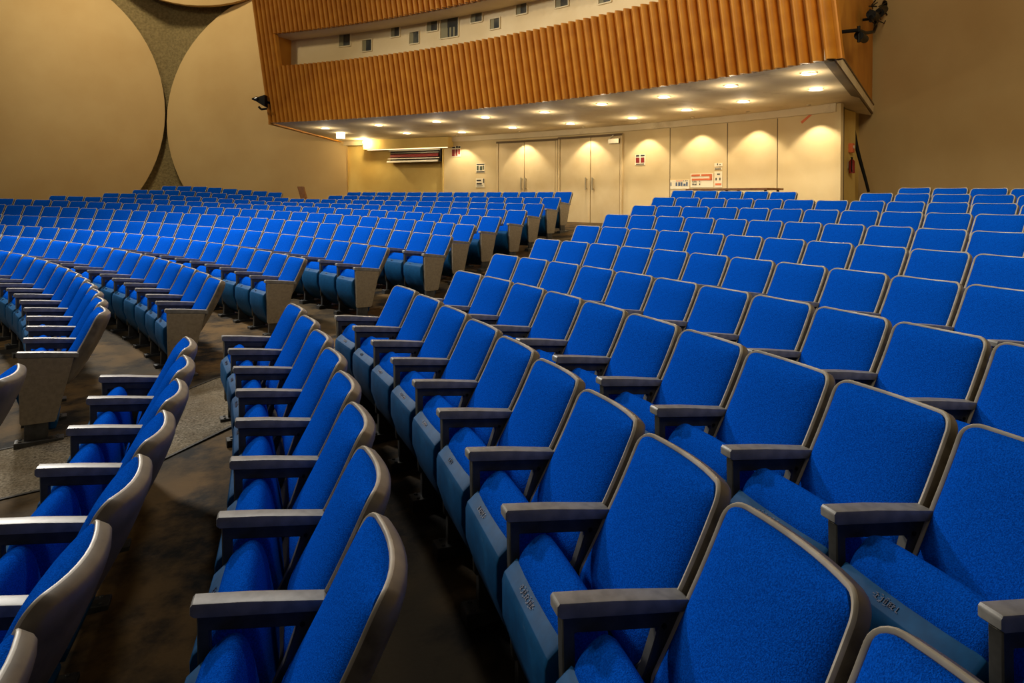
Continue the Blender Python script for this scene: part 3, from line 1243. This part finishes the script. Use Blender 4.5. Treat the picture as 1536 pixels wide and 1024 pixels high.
def vwall(a, b, z0, z1, thick, name, m):
    mb = MB()
    d = (b - a).normalized()
    nrm = Vector((-d.y, d.x, 0)) * thick
    q = [a + Vector((0, 0, z0)), b + Vector((0, 0, z0)), b + Vector((0, 0, z1)), a + Vector((0, 0, z1))]
    mb.hexa(q, [p + nrm for p in q])
    return tag(mb.build(name, m, smooth=False), kind='structure')


vwall(P2 + Vector((0, .35, 0)), P1 + Vector((0.4, .35, 0)), 0, 14, .3, 'wall_left_rear', M['rough'])
vwall(P3 + Vector((-.1, .35, 0)), P2 + Vector((0, .35, 0)), 0, 14, .3, 'wall_left', M['rough'])


def disc(c, d, a, b, bulge, label, edge=.22, xmax=99):
    d = d.normalized()
    nn = Vector((d.y, -d.x, 0))          # towards the room
    if nn.y > 0:
        nn = -nn
    mb = MB()
    N = 72
    rings = []
    prof = [(1.0, -edge), (1.0, 0)] + [(math.cos(t), bulge * math.sin(t) ** 1.0) for t in [PI / 2 * k / 12 for k in range(1, 12)]]
    prof = [(1.0, -edge), (1.0, 0.0)] + [(r, bulge * (1 - r ** 2.0)) for r in (.985, .96, .92, .86, .78, .68, .56, .42, .28, .14, .04)]
    for r, o in prof:
        rings.append([c + d * (a * r * math.cos(2 * PI * k / N)) + Vector((0, 0, b * r * math.sin(2 * PI * k / N))) + nn * o for k in range(N)])
    for rg in rings:
        for p in rg:
            p.x = min(p.x, xmax)
    mb.grid(rings, closed=True)
    mb.add(rings[-1], [tuple(range(N))])
    mb.add(rings[0], [tuple(range(N - 1, -1, -1))])
    o = mb.build('acoustic_disc', M['plaster'], angle=45)
    return tag(o, label, 'wall panel', 'round plaster discs of the left wall')


D1 = P3 - P2
disc(Vector((-16.72, 23.40, 5.12)), D1, 4.56, 4.98, .75, 'large round bulging beige plaster disc at the left edge of the wall')
disc(Vector((-7.25, 24.95, 4.84)), P1 - P2, 5.37, 4.93, .55, 'large round bulging beige plaster disc beside the fluted balcony', xmax=-5.75)
p = at_depth(298, 10, 24.9)
disc(Vector((p.x, 24.75, p.z + 4.6)), Vector((1, .12, 0)), 4.7, 4.6, .6, 'round beige plaster disc high up, only its lower rim showing')

# right-hand wall: one smooth surface curving round behind the last rows
mb = MB()
RWP = [B2 + Vector((-.12, .5, -B2.z)), Vector((9.35, 14.9, 0)), Vector((10.4, 12.2, 0)), Vector((11.6, 9.0, 0)), Vector((12.7, 5.0, 0)), Vector((13.2, 0.5, 0))]


def cat(pts, n=6):
    out_ = []
    P = [pts[0] * 2 - pts[1]] + pts + [pts[-1] * 2 - pts[-2]]
    for i in range(1, len(P) - 2):
        for k in range(n):
            t = k / n
            a, b, c, d = P[i - 1], P[i], P[i + 1], P[i + 2]
            out_.append(.5 * ((2 * b) + (-a + c) * t + (2 * a - 5 * b + 4 * c - d) * t * t + (-a + 3 * b - 3 * c + d) * t ** 3))
    out_.append(pts[-1])
    return out_


base = cat(RWP)
rows = []
for z in (0, 2, 3, 4, 5, 6, 7, 8, 10, 13):
    lean = 0.05 * max(z - 3, 0)
    rows.append([p + Vector((-lean * .0, 0, z)) for p in base])
mb.slab(rows, Vector((.3, .1, 0)))
tag(mb.build('wall_right', M['plaster'], angle=60), kind='structure')

# pier and recess between the back wall and the right-hand wall
p = polar(TH_B, RW + .3, 0)
q2 = Vector((RWP[0].x + .1, RWP[0].y + .2, 0))
vwall(Vector((p.x - .1, p.y + 1.0, 0)), q2 + Vector((1.0, 0.6, 0)), 0.8, 4.4, .2, 'wall_niche', M['alcove'])
e0 = at_depth(1262, 230, 14.9)
e1 = at_depth(1283, 230, 15.6)
mb = MB()
dd = Vector((e1.x - e0.x, e1.y - e0.y, 0))
nn = Vector((dd.y, -dd.x, 0)).normalized()
q = [Vector((e0.x, e0.y, 1.2)), Vector((e1.x, e1.y, 1.2)), Vector((e1.x, e1.y, 4.06)), Vector((e0.x, e0.y, 4.06))]
mb.hexa(q, [a - nn * .12 for a in q])
tag(mb.build('wall_pier', M['alcove'], smooth=False), kind='structure')
for k, (xx, w) in enumerate(((1258.5, .03), (1264, .02))):
    a = at_depth(xx, 230, 14.75)
    mb = MB()
    mb.box(a.x - w, a.x + w, a.y - .03, a.y + .03, 1.2, 4.06)
    tag(mb.build('trim_%d' % (11 + k), M['trimdark'], bevel=.005), kind='structure')


def on_pier(x, y):
    a, b = ray(x, y)
    # intersection with the pier face
    t = (e0.x * dd.y - e0.y * dd.x) / (a * dd.y - dd.x)
    return Vector((a * t, t, EYE + b * t)) + nn * .0


c = on_pier(1274, 222)
root = thing('fire_alarm_box', 'orange red alarm box high on the narrow pier', 'alarm', c, math.atan2(dd.y, dd.x))
mb = MB()
mb.box(-.07, .07, -.09, .0, -.1, .1)
mb.build('box', M['orangeprint'], root, bevel=.012)
mb = MB()
mb.cyl((0, -.1, 0.02), (0, -.085, 0.02), .035, 14)
mb.build('button', M['white'], root)
c = on_pier(1272, 246)
root = thing('fire_extinguisher', 'dark red fire extinguisher hanging on the narrow pier', 'extinguisher', c, math.atan2(dd.y, dd.x))
mb = MB()
mb.cyl((0, -.08, -.2), (0, -.08, .06), .06, 16)
mb.cyl((0, -.08, .06), (0, -.08, .1), .06, 16, r1=.025)
mb.build('cylinder', M['red'], root)
mb = MB()
mb.cyl((0, -.08, .1), (0, -.08, .14), .02, 10)
mb.box(-.06, .04, -.09, -.07, .13, .15)
mb.tube([(-.03, -.09, .13), (-.08, -.1, .05), (-.085, -.1, -.1), (-.06, -.1, -.17)], .011, 8)
mb.build('hose', M['black'], root)
mb = MB()
mb.box(-.03, .03, -.02, .0, -.1, .05)
mb.build('bracket', M['steel'], root)

# black curtain-like cable hanging from the box in front of the right wall
pts = [(1277, 176), (1279, 190), (1282, 205), (1285, 220), (1289, 236), (1294, 254), (1299, 272), (1303, 288)]
mb = MB()
P = [at_depth(x, y, 15.9 - .012 * i) for i, (x, y) in enumerate(pts)]
P = cat(P, 4)
rad = .05
for i in range(len(P) - 1):
    mb.cyl(P[i], P[i + 1], rad * (1 - .4 * i / len(P)), 10, r1=rad * (1 - .4 * (i + 1) / len(P)))
tag(mb.build('hanging_cable', M['black'], angle=60), 'thick black cable hanging from the balcony corner down the right wall', 'cable')

# black rigging with spotlights on the right side panel
ax = (B2 - F2).normalized()


def on_side(x, y):
    a, b = ray(x, y)
    t = (F2.x * ax.y - F2.y * ax.x) / (a * ax.y - ax.x)
    return Vector((a * t, t, EYE + b * t))


root = thing('lighting_bracket', 'tangled black lighting bracket and cables on the orange side panel', 'bracket', on_side(1285, 35))
O = root.location.copy()


def S(x, y, o=.25):
    return on_side(x, y) + side_out * o - O


mb = MB()
mb.tube([S(1261, 48, .02), S(1261, 48), S(1275, 52), S(1289, 50), S(1293, 42), S(1292, 30)], .03)
mb.tube([S(1292, 30, .02), S(1292, 30), S(1283, 34), S(1285, 22), S(1298, 26), S(1305, 18), S(1310, 22)], .028)
mb.tube([S(1310, 24), S(1309, 8), S(1312, -8), S(1310, -30)], .055)
mb.build('arm', M['black'], root)
mb = MB()
mb.cyl(S(1262, 56), S(1272, 61), .07, 12)
mb.cyl(S(1262, 42), S(1262, 66), .025, 8)
mb.cyl(S(1284, 24), S(1292, 28), .085, 12)
mb.cyl(S(1299, 22), S(1307, 16), .095, 12)
mb.build('spotlight', M['black'], root)
mb = MB()
rq = random.Random(5)
for _ in range(9):
    x, y = rq.uniform(1281, 1312), rq.uniform(10, 40)
    p_ = [S(x, y, .2)]
    for _2 in range(4):
        x += rq.uniform(-7, 7)
        y += rq.uniform(-6, 6)
        p_.append(S(min(max(x, 1280), 1314), y, .2 + rq.uniform(0, .12)))
    mb.tube(p_, .012, 6)
mb.build('cable', M['black'], root)

# black spotlight on the left edge of the balcony
c = at_depth(392, 152, 19.0)
root = thing('stage_spotlight', 'black stage spotlight sticking out from the left edge of the balcony', 'light', c)
mb = MB()
a_ = lambda x, y, d=19.0: at_depth(x, y, d) - c
mb.hexa([a_(397, 142), a_(397, 160), a_(384, 152), a_(384, 146)], [p + Vector((0, .3, 0)) for p in (a_(397, 142), a_(397, 160), a_(384, 152), a_(384, 146))])
mb.hexa([a_(386, 145), a_(386, 152), a_(377.5, 149.5), a_(377.5, 147)], [p + Vector((0, .22, 0)) for p in (a_(386, 145), a_(386, 152), a_(377.5, 149.5), a_(377.5, 147))])
mb.build('lamp_body', M['black'], root, bevel=.01)
mb = MB()
mb.cyl(a_(383, 148, 18.98), a_(386, 147, 18.98), .05, 12)
mb.build('lens', M['glass'], root)
mb = MB()
mb.tube([a_(388, 160), a_(392, 164), a_(400, 163)], .03, 8)
mb.tube([a_(396, 150, 19.1), a_(404, 155, 19.3)], .035, 8)
mb.build('mounting_arm', M['black'], root)

# brown board and the long table behind the seats
pb = at_depth(445, 280, 22.6)
mb = MB()
q = [at_depth(445.5, 279.5, 22.6), at_depth(454.5, 279.5, 22.6), at_depth(468, 329, 22.6), at_depth(459.5, 329, 22.6)]
mb.hexa(q, [p + Vector((.02, .08, 0)) for p in q])
tag(mb.build('wooden_board', M['wood'], bevel=.008), 'slanted brown wooden board at the end of the left rear rows', 'board')
t0, t1 = th_of(1040, 283, 27.5), th_of(1163, 283, 27.5)
zt = at_radius(1100, 282.5, 27.4).z
root = thing('long_table', 'long brown wooden table against the back wall behind the last seats', 'table', polar((t0 + t1) / 2, 27.5, zt))
O = root.location.copy()
mb = MB()
mb.slab([[polar(t0 + (t1 - t0) * i / 8, r, zt) - O for i in range(9)] for r in (27.2, 27.8)], Vector((0, 0, -.04)))
mb.build('table_top', M['wood'], root)
for tt in (t0 - .003, (t0 + t1) / 2, t1 + .003):
    for r in (27.28, 27.72):
        mb = MB()
        a = polar(tt, r, zt - .04) - O
        mb.cyl(a, a - Vector((0, 0, zt - .04 - row_z(11, tt) - .02)), .03, 8)
        mb.build('leg', M['wood'], root)

# ------------------------------------------------------------------ lighting of the hall
w = bpy.data.worlds.new('world')
SC.world = w
w.use_nodes = True
bg = w.node_tree.nodes['Background']
bg.inputs['Color'].default_value = (1.0, 0.86, 0.66, 1)
bg.inputs['Strength'].default_value = 0.075


def area(name, loc, target, size, power, col=(1, .9, .74)):
    ld = bpy.data.lights.new(name, 'AREA')
    ld.shape = 'DISK'
    ld.size = size
    ld.energy = power
    ld.color = col
    o = link(name, ld)
    o.location = loc
    o.rotation_euler = (Vector(target) - Vector(loc)).to_track_quat('-Z', 'Y').to_euler()
    return o


area('house_light_main', (-8, 12.0, 7.2), (-4, 8.5, 0), 0.9, 960, (1, .95, .86))
area('house_light_right', (-2.5, 10.5, 8.5), (2, 6, 0), 0.9, 260, (1, .95, .86))
area('house_light_stage', (-15, 0, 8), (-1, 10, 2), 1.6, 150, (1, .90, .72))
area('house_light_near', (-5.5, 4.5, 6), (0, 3.0, 0), 0.9, 100, (1, .95, .86))
area('wall_wash_left', (-11.5, 18.5, 12.5), (-14, 25, 8), 1.2, 560, (1, .84, .56))
area('wall_wash_balcony', (-13, 7, 10), (0, 14, 6.5), 1.2, 620, (1, .84, .56))
area('wall_wash_right', (4, 2, 8), (11.0, 13, 3), 3, 560, (1, .84, .56))

vs = SC.view_settings
vs.view_transform = 'Standard'
vs.look = 'None'
vs.gamma = 1
vs.exposure = 0.0
